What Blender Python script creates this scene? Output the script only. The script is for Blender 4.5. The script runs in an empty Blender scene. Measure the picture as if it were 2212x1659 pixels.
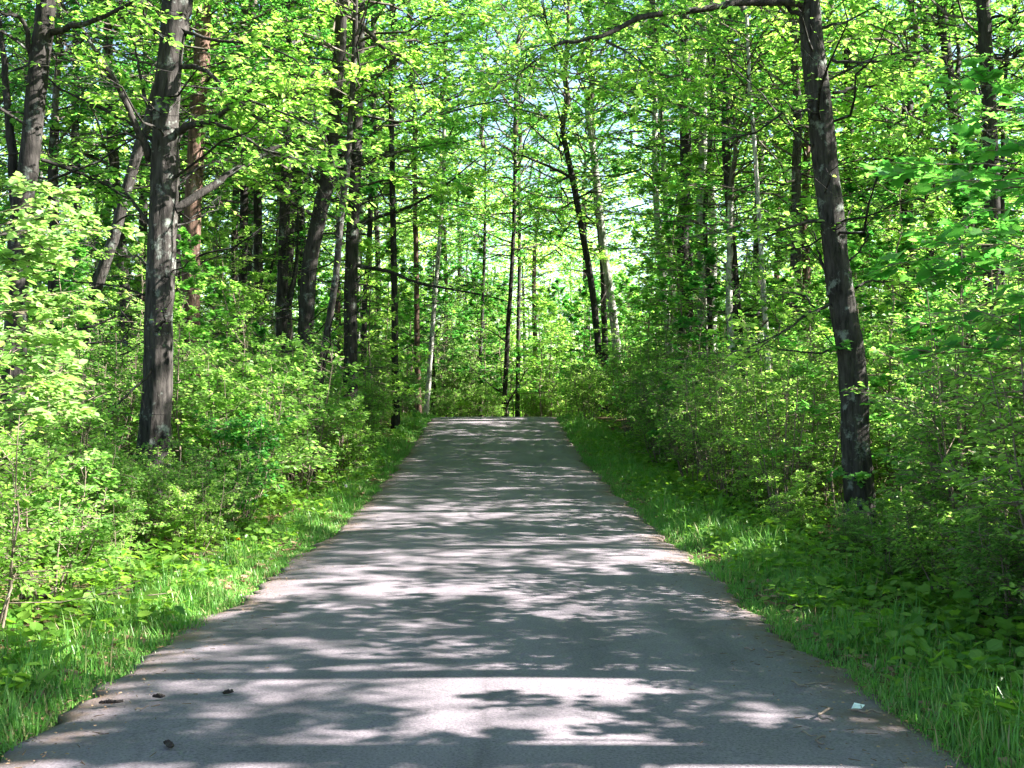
import bpy, math, random
import numpy as np
C = bpy.context.scene.collection
SC = bpy.context.scene
rad = math.radians

# ------------------------------------------------------------------ camera
F, CX, CY, CAMZ = 2400.0, 1106.0, 829.5, 1.40      # focal length / centre in units of a 2212 px wide frame
cam_d = bpy.data.cameras.new("camera")
cam = bpy.data.objects.new("camera", cam_d); C.objects.link(cam)
cam.location = (0, 0, CAMZ); cam.rotation_euler = (rad(90), 0, 0)
cam_d.sensor_width = 36; cam_d.lens = F / 2212 * 36
cam_d.clip_start = 0.05; cam_d.clip_end = 2000
SC.camera = cam

# ------------------------------------------------------------------ sky, sun, exposure
SUN_EL, SUN_ROT = 35.0, 91.0                        # degrees; rotation clockwise from +Y
W = bpy.data.worlds.new("World"); SC.world = W; W.use_nodes = True
nt = W.node_tree; bg = nt.nodes["Background"]
sky = nt.nodes.new("ShaderNodeTexSky"); sky.sky_type = 'NISHITA'; sky.sun_disc = False
sky.sun_elevation = rad(SUN_EL); sky.sun_rotation = rad(SUN_ROT)
sky.air_density = 1.0; sky.dust_density = 0.6; sky.ozone_density = 1.0
nt.links.new(sky.outputs[0], bg.inputs[0]); bg.inputs[1].default_value = 0.05
sd = bpy.data.lights.new("sun", 'SUN'); sun = bpy.data.objects.new("sun", sd); C.objects.link(sun)
sd.energy = 5.0; sd.angle = rad(0.53); sd.color = (1.0, 0.96, 0.90)
sun.rotation_euler = (rad(90 - SUN_EL), 0, rad(180 - SUN_ROT))
SC.view_settings.view_transform = 'Standard'; SC.view_settings.look = 'None'
SC.view_settings.exposure = 3.12; SC.view_settings.gamma = 1.0
cy = SC.cycles
cy.max_bounces = 6; cy.diffuse_bounces = 2; cy.glossy_bounces = 2; cy.transmission_bounces = 4
cy.transparent_max_bounces = 4; cy.use_denoising = True
cy.caustics_reflective = False; cy.caustics_refractive = False

# ------------------------------------------------------------------ helpers
RNG = np.random.default_rng(7)
PY = np.array([-400, -60, -8, 0, 4, 5, 7.2, 10, 12.7, 17, 21.6, 26, 29, 31.2, 32.5, 34.5, 38, 45, 60, 100, 400.])
PZ = np.array([0, 0, 0, 0, 0, -.03, -.13, -.2, -.245, -.23, -.14, .09, .26, .40, .415, .31, .02, -.45, -1.0, -1.2, -1.2])
_ty = np.arange(-60, 110, .1); _tz = np.interp(_ty, PY, PZ)
_k = np.hanning(17); _k /= _k.sum(); _tz = np.convolve(np.pad(_tz, 8, mode='edge'), _k, 'valid')
def prof(y): return np.interp(y, _ty, _tz)
def centre(y): return np.interp(y, [-10, 4, 7, 12.7, 21.6, 31.4, 36, 42, 50, 60], [-.14, -.15, -.17, -.16, -.36, -.51, -.2, 3.5, 10.5, 20])
HW = 1.80
def G(x, y):                                        # ground height
    x = np.asarray(x, float); y = np.asarray(y, float)
    e = np.clip(np.abs(x - centre(y)) - HW - .3, 0, 6)
    n = (np.sin(x*.9+y*.37) + np.sin(y*.8-x*.5+2) + .6*np.sin(x*2.1+1.3*y))*.045
    return prof(y) + np.minimum(e, 2.5)/2.5*n + .035*np.clip(e-1, 0, 5) - .03*np.clip(e, 0, .5)
def P(px, py, d): return np.array([(px-CX)/F*d, d, CAMZ-(py-CY)/F*d])
def proj(x, y, z): return CX + x/y*F, CY - (z-CAMZ)/y*F

def tag(o, label=None, cat=None, group=None, kind=None):
    if label: o["label"] = label
    if cat: o["category"] = cat
    if group: o["group"] = group
    if kind: o["kind"] = kind
    return o
def empty(name, loc, label, cat, group=None, rz=0):
    o = bpy.data.objects.new(name, None); C.objects.link(o)
    o.location = tuple(float(v) for v in loc); o.rotation_euler.z = rz; o.empty_display_size = .2
    return tag(o, label, cat, group)
def link(name, me, parent=None, loc=(0, 0, 0), rz=0, sc=1.0):
    o = bpy.data.objects.new(name, me); C.objects.link(o)
    if parent: o.parent = parent
    o.location = tuple(float(v) for v in loc); o.rotation_euler.z = rz
    o.scale = (sc, sc, sc) if np.isscalar(sc) else sc
    return o

class MB:                                           # collects faces, builds one mesh
    def __init__(s): s.v=[]; s.f=[]; s.m=[]; s.sm=[]; s.t=[]; s.n=0
    def add(s, verts, faces, mat=0, smooth=False, tint=None):
        verts = np.asarray(verts, np.float32).reshape(-1, 3); faces = np.asarray(faces, np.int32)
        s.v.append(verts); s.f.append(faces + s.n); s.m.append(np.full(len(faces), mat, np.int32))
        s.sm.append(np.full(len(faces), smooth, bool))
        s.t.append(np.zeros(len(verts), np.float32) if tint is None else np.asarray(tint, np.float32))
        s.n += len(verts)
    def mesh(s, name, mats):
        me = bpy.data.meshes.new(name)
        v = np.concatenate(s.v); me.vertices.add(len(v)); me.vertices.foreach_set('co', v.ravel())
        loops = np.concatenate([f.ravel() for f in s.f])
        tot = np.concatenate([np.full(len(f), f.shape[1], np.int32) for f in s.f])
        me.loops.add(len(loops)); me.loops.foreach_set('vertex_index', loops)
        me.polygons.add(len(tot)); st = np.concatenate([[0], np.cumsum(tot)[:-1]]).astype(np.int32)
        me.polygons.foreach_set('loop_start', st); me.polygons.foreach_set('loop_total', tot)
        me.polygons.foreach_set('material_index', np.concatenate(s.m))
        me.polygons.foreach_set('use_smooth', np.concatenate(s.sm))
        a = me.attributes.new('tint', 'FLOAT', 'POINT'); a.data.foreach_set('value', np.concatenate(s.t))
        for m in mats: me.materials.append(m)
        me.update(calc_edges=True)
        return me
def nrm(a): return a/np.maximum(np.linalg.norm(a, axis=-1, keepdims=True), 1e-9)

def tube(mb, pts, radii, ns=8, mat=0, rough=0.0, seed=0, cap=True):
    pts = np.asarray(pts, float); radii = np.asarray(radii, float); n = len(pts)
    tan = nrm(np.gradient(pts, axis=0)); ref = np.array([0.0, 1, 0]) if abs(tan[0][1]) < .85 else np.array([1.0, 0, 0])
    a = nrm(np.cross(tan, ref)); b = np.cross(tan, a)
    th = np.arange(ns)/ns*2*np.pi; r = np.random.default_rng(seed)
    rr = radii[:, None]*np.ones((1, ns))
    if rough:
        s = np.arange(n)[:, None]; ph = r.uniform(0, 6, 6)
        if ns >= 24:                                 # furrowed bark: ridges that run up the trunk and break up
            g = r.normal(size=(n, ns)); kk = np.hanning(9); kk /= kk.sum()
            g = np.apply_along_axis(lambda c: np.convolve(np.pad(c, 4, mode='edge'), kk, 'valid'), 0, g); rr = rr*(1+.055*g/g.std()*.6)
        rr = rr*(1 + rough*(.5*np.sin(2*th+ph[0]+s*.13)+.4*np.sin(3*th+ph[1]-s*.21)+.5*np.sin(5*th+ph[2]+s*.1)) + rough*(.35 if ns < 24 else .1)*r.normal(size=rr.shape))
    v = pts[:, None, :] + rr[..., None]*(np.cos(th)[None, :, None]*a[:, None, :] + np.sin(th)[None, :, None]*b[:, None, :])
    i = np.arange(n-1)[:, None]*ns; j = np.arange(ns)[None, :]; k = (j+1) % ns
    f = np.stack([i+j, i+k, i+ns+k, i+ns+j], -1).reshape(-1, 4)
    mb.add(v.reshape(-1, 3), f, mat, True)
    if cap:
        c = np.vstack([v[-1], pts[-1:]+tan[-1:]*radii[-1]*.6]); jj = np.arange(ns)
        mb.add(c, np.stack([jj, (jj+1) % ns, np.full(ns, ns)], -1), mat, True)
def prisms(mb, p0, p1, r0, r1, mat=0):              # many thin 3-sided twigs at once
    n = len(p0); d = nrm(p1-p0); ref = np.where(np.abs(d[:, 2:3]) > .9, np.array([[1., 0, 0]]), np.array([[0, 0, 1.]]))
    a = nrm(np.cross(d, ref)); b = np.cross(d, a); th = np.array([0, 2.094, 4.189])
    ring = np.cos(th)[None, :, None]*a[:, None]+np.sin(th)[None, :, None]*b[:, None]
    r0 = np.broadcast_to(r0, n)[:, None, None]; r1 = np.broadcast_to(r1, n)[:, None, None]
    v = np.concatenate([p0[:, None]+ring*r0, p1[:, None]+ring*r1], 1).reshape(-1, 3)
    q = np.array([[0, 1, 4, 3], [1, 2, 5, 4], [2, 0, 3, 5]])
    mb.add(v, (np.arange(n)[:, None, None]*6+q[None]).reshape(-1, 4), mat, True)
# leaf outlines: (along, across, lift); faces as index tuples
T_OVAL = (np.array([[0, 0, 0], [.3, .30, .07], [.68, .27, .06], [1, 0, -.06], [.68, -.27, .06], [.3, -.30, .07]]),
          np.array([[0, 1, 2, 3], [0, 3, 4, 5]]))
T_ROUND = (np.array([[0, 0, 0], [.22, .40, .06], [.66, .40, .05], [1, 0, -.05], [.66, -.40, .05], [.22, -.40, .06]]),
           np.array([[0, 1, 2, 3], [0, 3, 4, 5]]))
T_NARROW = (np.array([[0, 0, 0], [.35, .14, .03], [.7, .12, .03], [1, 0, -.1], [.7, -.12, .03], [.35, -.14, .03]]),
            np.array([[0, 1, 2, 3], [0, 3, 4, 5]]))
_m = [(0, 0), (.02, .20), (-.05, .42), (.20, .34), (.42, .62), (.50, .36), (.60, .22), (.66, .30), (1.0, 0)]
_up = np.array([[u, v, .10*abs(v)] for u, v in _m]); _dn = _up[1:-1]*np.array([1, -1, 1])
T_MAPLE = (np.vstack([_up, _dn, [[.30, 0, 0]]]),
           np.array([[16, i, i+1] for i in range(8)] + [[16, 8 if i == 7 else 9+i, 0 if i == 0 else 8+i] for i in range(0, 8)]))
def leaves(mb, p, axis, normal, size, mat=0, tmpl=T_OVAL, tint=None, rng=RNG):
    n = len(p); a = nrm(axis); nn = normal-(normal*a).sum(-1, keepdims=True)*a; nn = nrm(nn); s = np.cross(nn, a)
    t, f = tmpl; L = np.broadcast_to(size, n)[:, None, None]
    v = p[:, None] + L*(t[None, :, 0:1]*a[:, None] + t[None, :, 1:2]*s[:, None] + t[None, :, 2:3]*nn[:, None])
    tn = rng.random(n) if tint is None else tint
    mb.add(v.reshape(-1, 3), (np.arange(n)[:, None, None]*len(t)+f[None]).reshape(-1, f.shape[1]), mat, False, np.repeat(tn, len(t)))

def foliage(mb, bases, dirs, L, r, ntw, nlf, size, tmpl, mat_leaf=0, mat_bark=1, curve=.0, twl=.42, flat=.38, droop=.15, seg=5, t0=.25, wood=True, brad=.012):
    """branches from bases along dirs (length L): wavy limb, side twigs, leaves alternating on each twig"""
    nb = len(bases); L = np.broadcast_to(L, nb).astype(float)
    t = np.linspace(0, 1, seg+1)
    pts = bases[:, None] + dirs[:, None]*(L[:, None]*t[None])[..., None]
    pts[..., 2] += curve*L[:, None]*t[None]**2
    jit = np.cumsum(r.normal(0, .035, pts.shape), 1)*L[:, None, None]; jit[:, 0] = 0
    pts += jit
    if wood:
        for k in range(seg):
            rr0 = brad*np.sqrt(L)*(1-.8*t[k]); rr1 = brad*np.sqrt(L)*(1-.8*t[k+1])
            prisms(mb, pts[:, k], pts[:, k+1], rr0, rr1, mat_bark)
    N = nb*ntw; bi = np.repeat(np.arange(nb), ntw); tt = t0+(1-t0)*r.random(N)**.8
    x = tt*seg; k = np.minimum(x.astype(int), seg-1); fr = (x-k)[:, None]
    o = pts[bi, k]*(1-fr)+pts[bi, k+1]*fr; bd = nrm(pts[bi, k+1]-pts[bi, k])
    ang = r.choice([-1, 1], N)*r.uniform(.35, 1.2, N); ca, sa = np.cos(ang), np.sin(ang)
    td = np.stack([bd[:, 0]*ca-bd[:, 1]*sa, bd[:, 0]*sa+bd[:, 1]*ca, bd[:, 2]*.5+r.normal(.02, .22, N)], -1); td = nrm(td)
    tl = L[bi]*twl*(1.15-tt*.75)*r.uniform(.6, 1.2, N)
    e = o+td*tl[:, None]; e[:, 2] -= droop*tl*r.random(N)
    if wood: prisms(mb, o, e, .0045, .002, mat_bark)
    M = N*nlf; ti = np.repeat(np.arange(N), nlf); s = r.random(M)**.75*.95+.08
    lp = o[ti]*(1-s[:, None])+e[ti]*s[:, None] + r.normal(0, .02, (M, 3))
    tdd = td[ti]; ang = r.choice([-1, 1], M)*r.uniform(.3, 1.3, M); ca, sa = np.cos(ang), np.sin(ang)
    ax = np.stack([tdd[:, 0]*ca-tdd[:, 1]*sa, tdd[:, 0]*sa+tdd[:, 1]*ca, tdd[:, 2]*.4-droop+r.normal(0, .28, M)], -1)
    nm = np.stack([r.normal(0, flat, M), r.normal(0, flat, M), np.ones(M)], -1)
    leaves(mb, lp, ax, nm, size*r.uniform(.42, 1.25, M), mat_leaf, tmpl, rng=r)
    return pts

# ------------------------------------------------------------------ materials
def newmat(name):
    m = bpy.data.materials.new(name); m.use_nodes = True
    n = m.node_tree.nodes; n.clear(); out = n.new("ShaderNodeOutputMaterial")
    return m, n, m.node_tree.links, out
def ramp(n, stops):
    r = n.new("ShaderNodeValToRGB"); e = r.color_ramp.elements
    while len(e) > len(stops): e.remove(e[-1])
    while len(e) < len(stops): e.new(1.0)
    for k, (p, c) in enumerate(stops): e[k].position = p; e[k].color = (*c, 1)
    return r
def leaf_mat(name, refl, trans, mix=.5, rough=.45, spec=.35):
    """refl / trans: (dark, light) colours picked per leaf; a little per plant"""
    m, n, l, out = newmat(name)
    at = n.new("ShaderNodeAttribute"); at.attribute_name = 'tint'
    oi = n.new("ShaderNodeObjectInfo")
    hs = []
    for cols in (refl, trans):
        r = ramp(n, [(k/(len(cols)-1), c) for k, c in enumerate(cols)]); l.new(at.outputs['Fac'], r.inputs[0])
        h = n.new("ShaderNodeHueSaturation"); l.new(r.outputs[0], h.inputs['Color'])
        mr = n.new("ShaderNodeMapRange"); mr.inputs[3].default_value = .75; mr.inputs[4].default_value = 1.25
        l.new(oi.outputs['Random'], mr.inputs[0]); l.new(mr.outputs[0], h.inputs['Value'])
        mr2 = n.new("ShaderNodeMapRange"); mr2.inputs[3].default_value = .515; mr2.inputs[4].default_value = .485
        l.new(oi.outputs['Random'], mr2.inputs[0]); l.new(mr2.outputs[0], h.inputs['Hue']); hs.append(h)
    b = n.new("ShaderNodeBsdfPrincipled"); b.inputs['Roughness'].default_value = rough
    b.inputs['Specular IOR Level'].default_value = spec
    t = n.new("ShaderNodeBsdfTranslucent"); mx = n.new("ShaderNodeMixShader"); mx.inputs[0].default_value = mix
    l.new(hs[0].outputs[0], b.inputs['Base Color']); l.new(hs[1].outputs[0], t.inputs['Color'])
    l.new(b.outputs[0], mx.inputs[1]); l.new(t.outputs[0], mx.inputs[2]); l.new(mx.outputs[0], out.inputs[0])
    return m
def bark_mat(name, dark, mid, lichen, lich_amt=.6, ridge=1.0, lichcol=None):
    m, n, l, out = newmat(name)
    tc = n.new("ShaderNodeTexCoord"); mp = n.new("ShaderNodeMapping"); mp.inputs['Scale'].default_value = (14, 14, 2.6)
    l.new(tc.outputs['Object'], mp.inputs[0])
    n1 = n.new("ShaderNodeTexNoise"); n1.inputs['Scale'].default_value = 1.6; n1.inputs['Detail'].default_value = 8; n1.inputs['Roughness'].default_value = .65
    l.new(mp.outputs[0], n1.inputs['Vector'])
    r1 = ramp(n, [(.34, dark), (.66, mid)]); l.new(n1.outputs['Fac'], r1.inputs[0])
    n2 = n.new("ShaderNodeTexNoise"); n2.inputs['Scale'].default_value = 5.5; n2.inputs['Detail'].default_value = 6; n2.inputs['Roughness'].default_value = .7
    l.new(tc.outputs['Object'], n2.inputs['Vector'])
    lo = .70-.16*lich_amt
    r2 = ramp(n, [(lo-.04, (0, 0, 0)), (lo+.05, (1, 1, 1))]); l.new(n2.outputs['Fac'], r2.inputs[0])
    mx = n.new("ShaderNodeMix"); mx.data_type = 'RGBA'; l.new(r2.outputs[0], mx.inputs[0]); l.new(r1.outputs[0], mx.inputs[6]); mx.inputs[7].default_value = (*lichen, 1)
    b = n.new("ShaderNodeBsdfPrincipled"); b.inputs['Roughness'].default_value = .9; b.inputs['Specular IOR Level'].default_value = .15
    l.new(mx.outputs[2], b.inputs['Base Color'])
    bp = n.new("ShaderNodeBump"); bp.inputs['Strength'].default_value = .9*ridge; bp.inputs['Distance'].default_value = .02
    l.new(n1.outputs['Fac'], bp.inputs['Height']); l.new(bp.outputs[0], b.inputs['Normal']); l.new(b.outputs[0], out.inputs[0])
    return m
M_BARK = bark_mat("grey_bark", (.012, .010, .009), (.062, .055, .050), (.16, .175, .155), .62)
M_BARKD = bark_mat("dark_bark", (.010, .009, .008), (.048, .042, .038), (.12, .135, .12), .5)
M_BARKR = bark_mat("reddish_bark", (.03, .017, .012), (.15, .092, .07), (.22, .19, .17), .45)
M_BIRCH = bark_mat("birch_bark", (.10, .09, .08), (.44, .42, .38), (.55, .54, .50), .8, .4)
M_TWIG = bark_mat("twig_bark", (.035, .028, .022), (.13, .11, .09), (.24, .22, .2), .5, .3)
M_STEM = bark_mat("shrub_stem_bark", (.08, .06, .045), (.24, .19, .145), (.30, .27, .22), .5, .3)
M_LEAF = leaf_mat("spring_canopy_leaf", ((.08, .18, .025), (.22, .35, .08)), ((.19, .50, .04), (.57, .87, .17)), .6)
M_LEAF2 = leaf_mat("maple_leaf", ((.045, .17, .03), (.11, .27, .055)), ((.09, .40, .045), (.25, .62, .09)), .52)
M_LEAFP = leaf_mat("pale_rounded_leaf", ((.10, .21, .05), (.25, .37, .14)), ((.22, .46, .07), (.44, .66, .17)), .42)
M_LEAFS = leaf_mat("shrub_leaf", ((.08, .185, .03), (.22, .35, .09)), ((.18, .46, .045), (.52, .80, .16)), .55)
M_NEEDLE = leaf_mat("conifer_needle", ((.02, .05, .018), (.045, .085, .025)), ((.03, .08, .02), (.06, .12, .03)), .25)
M_GRASS = leaf_mat("grass_blade", ((.035, .13, .02), (.09, .21, .035), (.10, .26, .05), (.16, .29, .07), (.34, .29, .14)), ((.07, .28, .03), (.12, .38, .06), (.17, .44, .07), (.24, .46, .10), (.34, .28, .14)), .45, .4, .4)
M_WEED = leaf_mat("weed_leaf", ((.06, .17, .02), (.14, .26, .035)), ((.13, .34, .02), (.27, .48, .04)), .45)
M_LITTER = leaf_mat("dead_leaf", ((.13, .075, .04), (.36, .24, .15)), ((.12, .06, .03), (.25, .15, .08)), .2, .8, .2)

def ground_mat():
    m, n, l, out = newmat("forest_floor")
    tc = n.new("ShaderNodeTexCoord")
    a = n.new("ShaderNodeTexNoise"); a.inputs['Scale'].default_value = 9; a.inputs['Detail'].default_value = 9; a.inputs['Roughness'].default_value = .7
    v = n.new("ShaderNodeTexVoronoi"); v.inputs['Scale'].default_value = 16
    g = n.new("ShaderNodeTexNoise"); g.inputs['Scale'].default_value = .7; g.inputs['Detail'].default_value = 5
    for q in (a, v, g): l.new(tc.outputs['Object'], q.inputs['Vector'])
    r = ramp(n, [(.3, (.035, .024, .015)), (.5, (.10, .065, .04)), (.7, (.22, .15, .095))]); l.new(a.outputs['Fac'], r.inputs[0])
    hs = n.new("ShaderNodeMix"); hs.data_type = 'RGBA'; hs.blend_type = 'MULTIPLY'; hs.inputs[0].default_value = .45
    l.new(r.outputs[0], hs.inputs[6]); l.new(v.outputs['Color'], hs.inputs[7])
    rg = ramp(n, [(.45, (0, 0, 0)), (.62, (1, 1, 1))]); l.new(g.outputs['Fac'], rg.inputs[0])
    mx = n.new("ShaderNodeMix"); mx.data_type = 'RGBA'; l.new(rg.outputs[0], mx.inputs[0]); l.new(hs.outputs[2], mx.inputs[6]); mx.inputs[7].default_value = (.045, .085, .02, 1)
    b = n.new("ShaderNodeBsdfPrincipled"); b.inputs['Roughness'].default_value = .95; b.inputs['Specular IOR Level'].default_value = .1
    bp = n.new("ShaderNodeBump"); bp.inputs['Strength'].default_value = .8; bp.inputs['Distance'].default_value = .03
    l.new(a.outputs['Fac'], bp.inputs['Height']); l.new(bp.outputs[0], b.inputs['Normal'])
    l.new(mx.outputs[2], b.inputs['Base Color']); l.new(b.outputs[0], out.inputs[0]); return m
def road_mat():
    m, n, l, out = newmat("weathered_asphalt")
    tc = n.new("ShaderNodeTexCoord"); at = n.new("ShaderNodeAttribute"); at.attribute_name = 'tint'   # tint = distance in from the edge (m)
    f = n.new("ShaderNodeTexNoise"); f.inputs['Scale'].default_value = 85; f.inputs['Detail'].default_value = 4; f.inputs['Roughness'].default_value = .7
    c = n.new("ShaderNodeTexNoise"); c.inputs['Scale'].default_value = 1.1; c.inputs['Detail'].default_value = 7; c.inputs['Roughness'].default_value = .6
    d = n.new("ShaderNodeTexNoise"); d.inputs['Scale'].default_value = 4; d.inputs['Detail'].default_value = 8; d.inputs['Roughness'].default_value = .7
    for q in (f, c, d): l.new(tc.outputs['Object'], q.inputs['Vector'])
    r = ramp(n, [(.3, (.118, .101, .114)), (.7, (.168, .143, .162))]); l.new(c.outputs['Fac'], r.inputs[0])
    rf = ramp(n, [(.3, (.45, .45, .45)), (.5, (1, 1, 1)), (.72, (1.5, 1.47, 1.47))]); l.new(f.outputs['Fac'], rf.inputs[0])
    mu = n.new("ShaderNodeMix"); mu.data_type = 'RGBA'; mu.blend_type = 'MULTIPLY'; mu.inputs[0].default_value = 1
    l.new(r.outputs[0], mu.inputs[6]); l.new(rf.outputs[0], mu.inputs[7])
    # long wear lines, stains and hairline cracks
    mp = n.new("ShaderNodeMapping"); mp.inputs['Scale'].default_value = (2.6, .22, 1); l.new(tc.outputs['Object'], mp.inputs[0])
    wl = n.new("ShaderNodeTexNoise"); wl.inputs['Scale'].default_value = 1; wl.inputs['Detail'].default_value = 6; l.new(mp.outputs[0], wl.inputs['Vector'])
    rw = ramp(n, [(.32, (.74, .74, .75)), (.52, (1, 1, 1)), (.7, (1.14, 1.12, 1.12))]); l.new(wl.outputs['Fac'], rw.inputs[0])
    m2 = n.new("ShaderNodeMix"); m2.data_type = 'RGBA'; m2.blend_type = 'MULTIPLY'; m2.inputs[0].default_value = 1; l.new(mu.outputs[2], m2.inputs[6]); l.new(rw.outputs[0], m2.inputs[7])
    dv = n.new("ShaderNodeMix"); dv.data_type = 'VECTOR'; dv.inputs[0].default_value = .12; l.new(tc.outputs['Object'], dv.inputs[4]); l.new(d.outputs['Color'], dv.inputs[5])
    vc = n.new("ShaderNodeTexVoronoi"); vc.feature = 'DISTANCE_TO_EDGE'; vc.inputs['Scale'].default_value = .62; l.new(dv.outputs[1], vc.inputs['Vector'])
    rc = ramp(n, [(.0, (.42, .40, .38)), (.006, (.62, .6, .6)), (.011, (1, 1, 1))]); l.new(vc.outputs['Distance'], rc.inputs[0])
    m3 = n.new("ShaderNodeMix"); m3.data_type = 'RGBA'; m3.blend_type = 'MULTIPLY'; m3.inputs[0].default_value = .22; l.new(m2.outputs[2], m3.inputs[6]); l.new(rc.outputs[0], m3.inputs[7]); mu = m3
    # soil and crumbs washed over the margins
    ad = n.new("ShaderNodeMath"); ad.operation = 'MULTIPLY_ADD'; l.new(d.outputs['Fac'], ad.inputs[0]); ad.inputs[1].default_value = -1.1; ad.inputs[2].default_value = .62
    a2 = n.new("ShaderNodeMath"); a2.operation = 'ADD'; l.new(ad.outputs[0], a2.inputs[0]); l.new(at.outputs['Fac'], a2.inputs[1])
    re = ramp(n, [(.04, (.9, .9, .9)), (.20, (.35, .35, .35)), (.42, (0, 0, 0))]); l.new(a2.outputs[0], re.inputs[0])
    mx = n.new("ShaderNodeMix"); mx.data_type = 'RGBA'; l.new(re.outputs[0], mx.inputs[0]); l.new(mu.outputs[2], mx.inputs[6]); mx.inputs[7].default_value = (.12, .078, .055, 1)
    b = n.new("ShaderNodeBsdfPrincipled"); b.inputs['Roughness'].default_value = .82; b.inputs['Specular IOR Level'].default_value = .3
    bp = n.new("ShaderNodeBump"); bp.inputs['Strength'].default_value = .55; bp.inputs['Distance'].default_value = .006
    l.new(f.outputs['Fac'], bp.inputs['Height']); l.new(bp.outputs[0], b.inputs['Normal'])
    l.new(mx.outputs[2], b.inputs['Base Color']); l.new(b.outputs[0], out.inputs[0]); return m
def plain(name, col, rough=.7):
    m, n, l, out = newmat(name); tc = n.new("ShaderNodeTexCoord")
    a = n.new("ShaderNodeTexNoise"); a.inputs['Scale'].default_value = 40; a.inputs['Detail'].default_value = 5; l.new(tc.outputs['Object'], a.inputs['Vector'])
    r = ramp(n, [(.3, tuple(.75*c for c in col)), (.7, tuple(min(1, 1.2*c) for c in col))]); l.new(a.outputs['Fac'], r.inputs[0])
    b = n.new("ShaderNodeBsdfPrincipled"); b.inputs['Roughness'].default_value = rough; l.new(r.outputs[0], b.inputs['Base Color']); l.new(b.outputs[0], out.inputs[0]); return m

# ------------------------------------------------------------------ ground sheet and path
xs = np.concatenate([[-450, -300, -200, -130, -90, -65, -50], np.arange(-42, -8, .6), np.arange(-8, 8, .2), np.arange(8, 42, .6), [42, 50, 65, 90, 130, 200, 300, 450]])
ys = np.concatenate([[-300, -150, -80, -40, -25], np.arange(-16, 40, .25), np.arange(40, 70, .7), [70, 78, 90, 110, 150, 220, 320, 480, 700]])
X, Y = np.meshgrid(xs, ys); Z = G(X, Y) + np.where(np.abs(X-centre(Y)) > HW+.1, RNG.normal(0, .012, X.shape), -.02)
mb = MB(); nx = len(xs); i = np.arange(len(ys)-1)[:, None]*nx; j = np.arange(nx-1)[None]
mb.add(np.stack([X, Y, Z], -1), np.stack([i+j, i+j+1, i+nx+j+1, i+nx+j], -1).reshape(-1, 4), 0, True)
tag(link("ground", mb.mesh("ground", [ground_mat()])), kind="structure")

yy = np.arange(-8, 58, .11); n = len(yy)
eL = -HW + .035*np.sin(yy*1.7) + .03*np.sin(yy*4.1+1) + RNG.normal(0, .03, n)
eR = HW + .035*np.sin(yy*1.3+2) + .03*np.sin(yy*3.7) + RNG.normal(0, .03, n)
def edge_in(v): return np.minimum(v-eL[:, None], eR[:, None]-v)
cols = np.concatenate([eL[:, None], eL[:, None]+.06, eL[:, None]+.25, eL[:, None]+.6, np.linspace(-1, 1, 7)[None]*np.ones((n, 1)), eR[:, None]-.6, eR[:, None]-.25, eR[:, None]-.06, eR[:, None]], 1)
edge = edge_in(cols); cx_ = centre(yy)[:, None]
zz = G(cx_+0*cols, yy[:, None]+0*cols) + .022 + .03*(1-(cols/HW)**2)*.6 - .018*np.exp(-edge/.05)
rv = np.stack([cx_+cols, yy[:, None]+0*cols, zz], -1); k = cols.shape[1]
skL = rv[:, :1].copy(); skL[..., 2] -= .08; skL[..., 0] -= .02; skR = rv[:, -1:].copy(); skR[..., 2] -= .08; skR[..., 0] += .02
rv = np.concatenate([skL, rv, skR], 1); ed = np.concatenate([edge[:, :1], edge, edge[:, -1:]], 1); k += 2
mb = MB(); i = np.arange(n-1)[:, None]*k; j = np.arange(k-1)[None]
mb.add(rv, np.stack([i+j, i+j+1, i+k+j+1, i+k+j], -1).reshape(-1, 4), 0, True, ed.ravel())
tag(link("path", mb.mesh("path", [road_mat()])), kind="structure")

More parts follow.
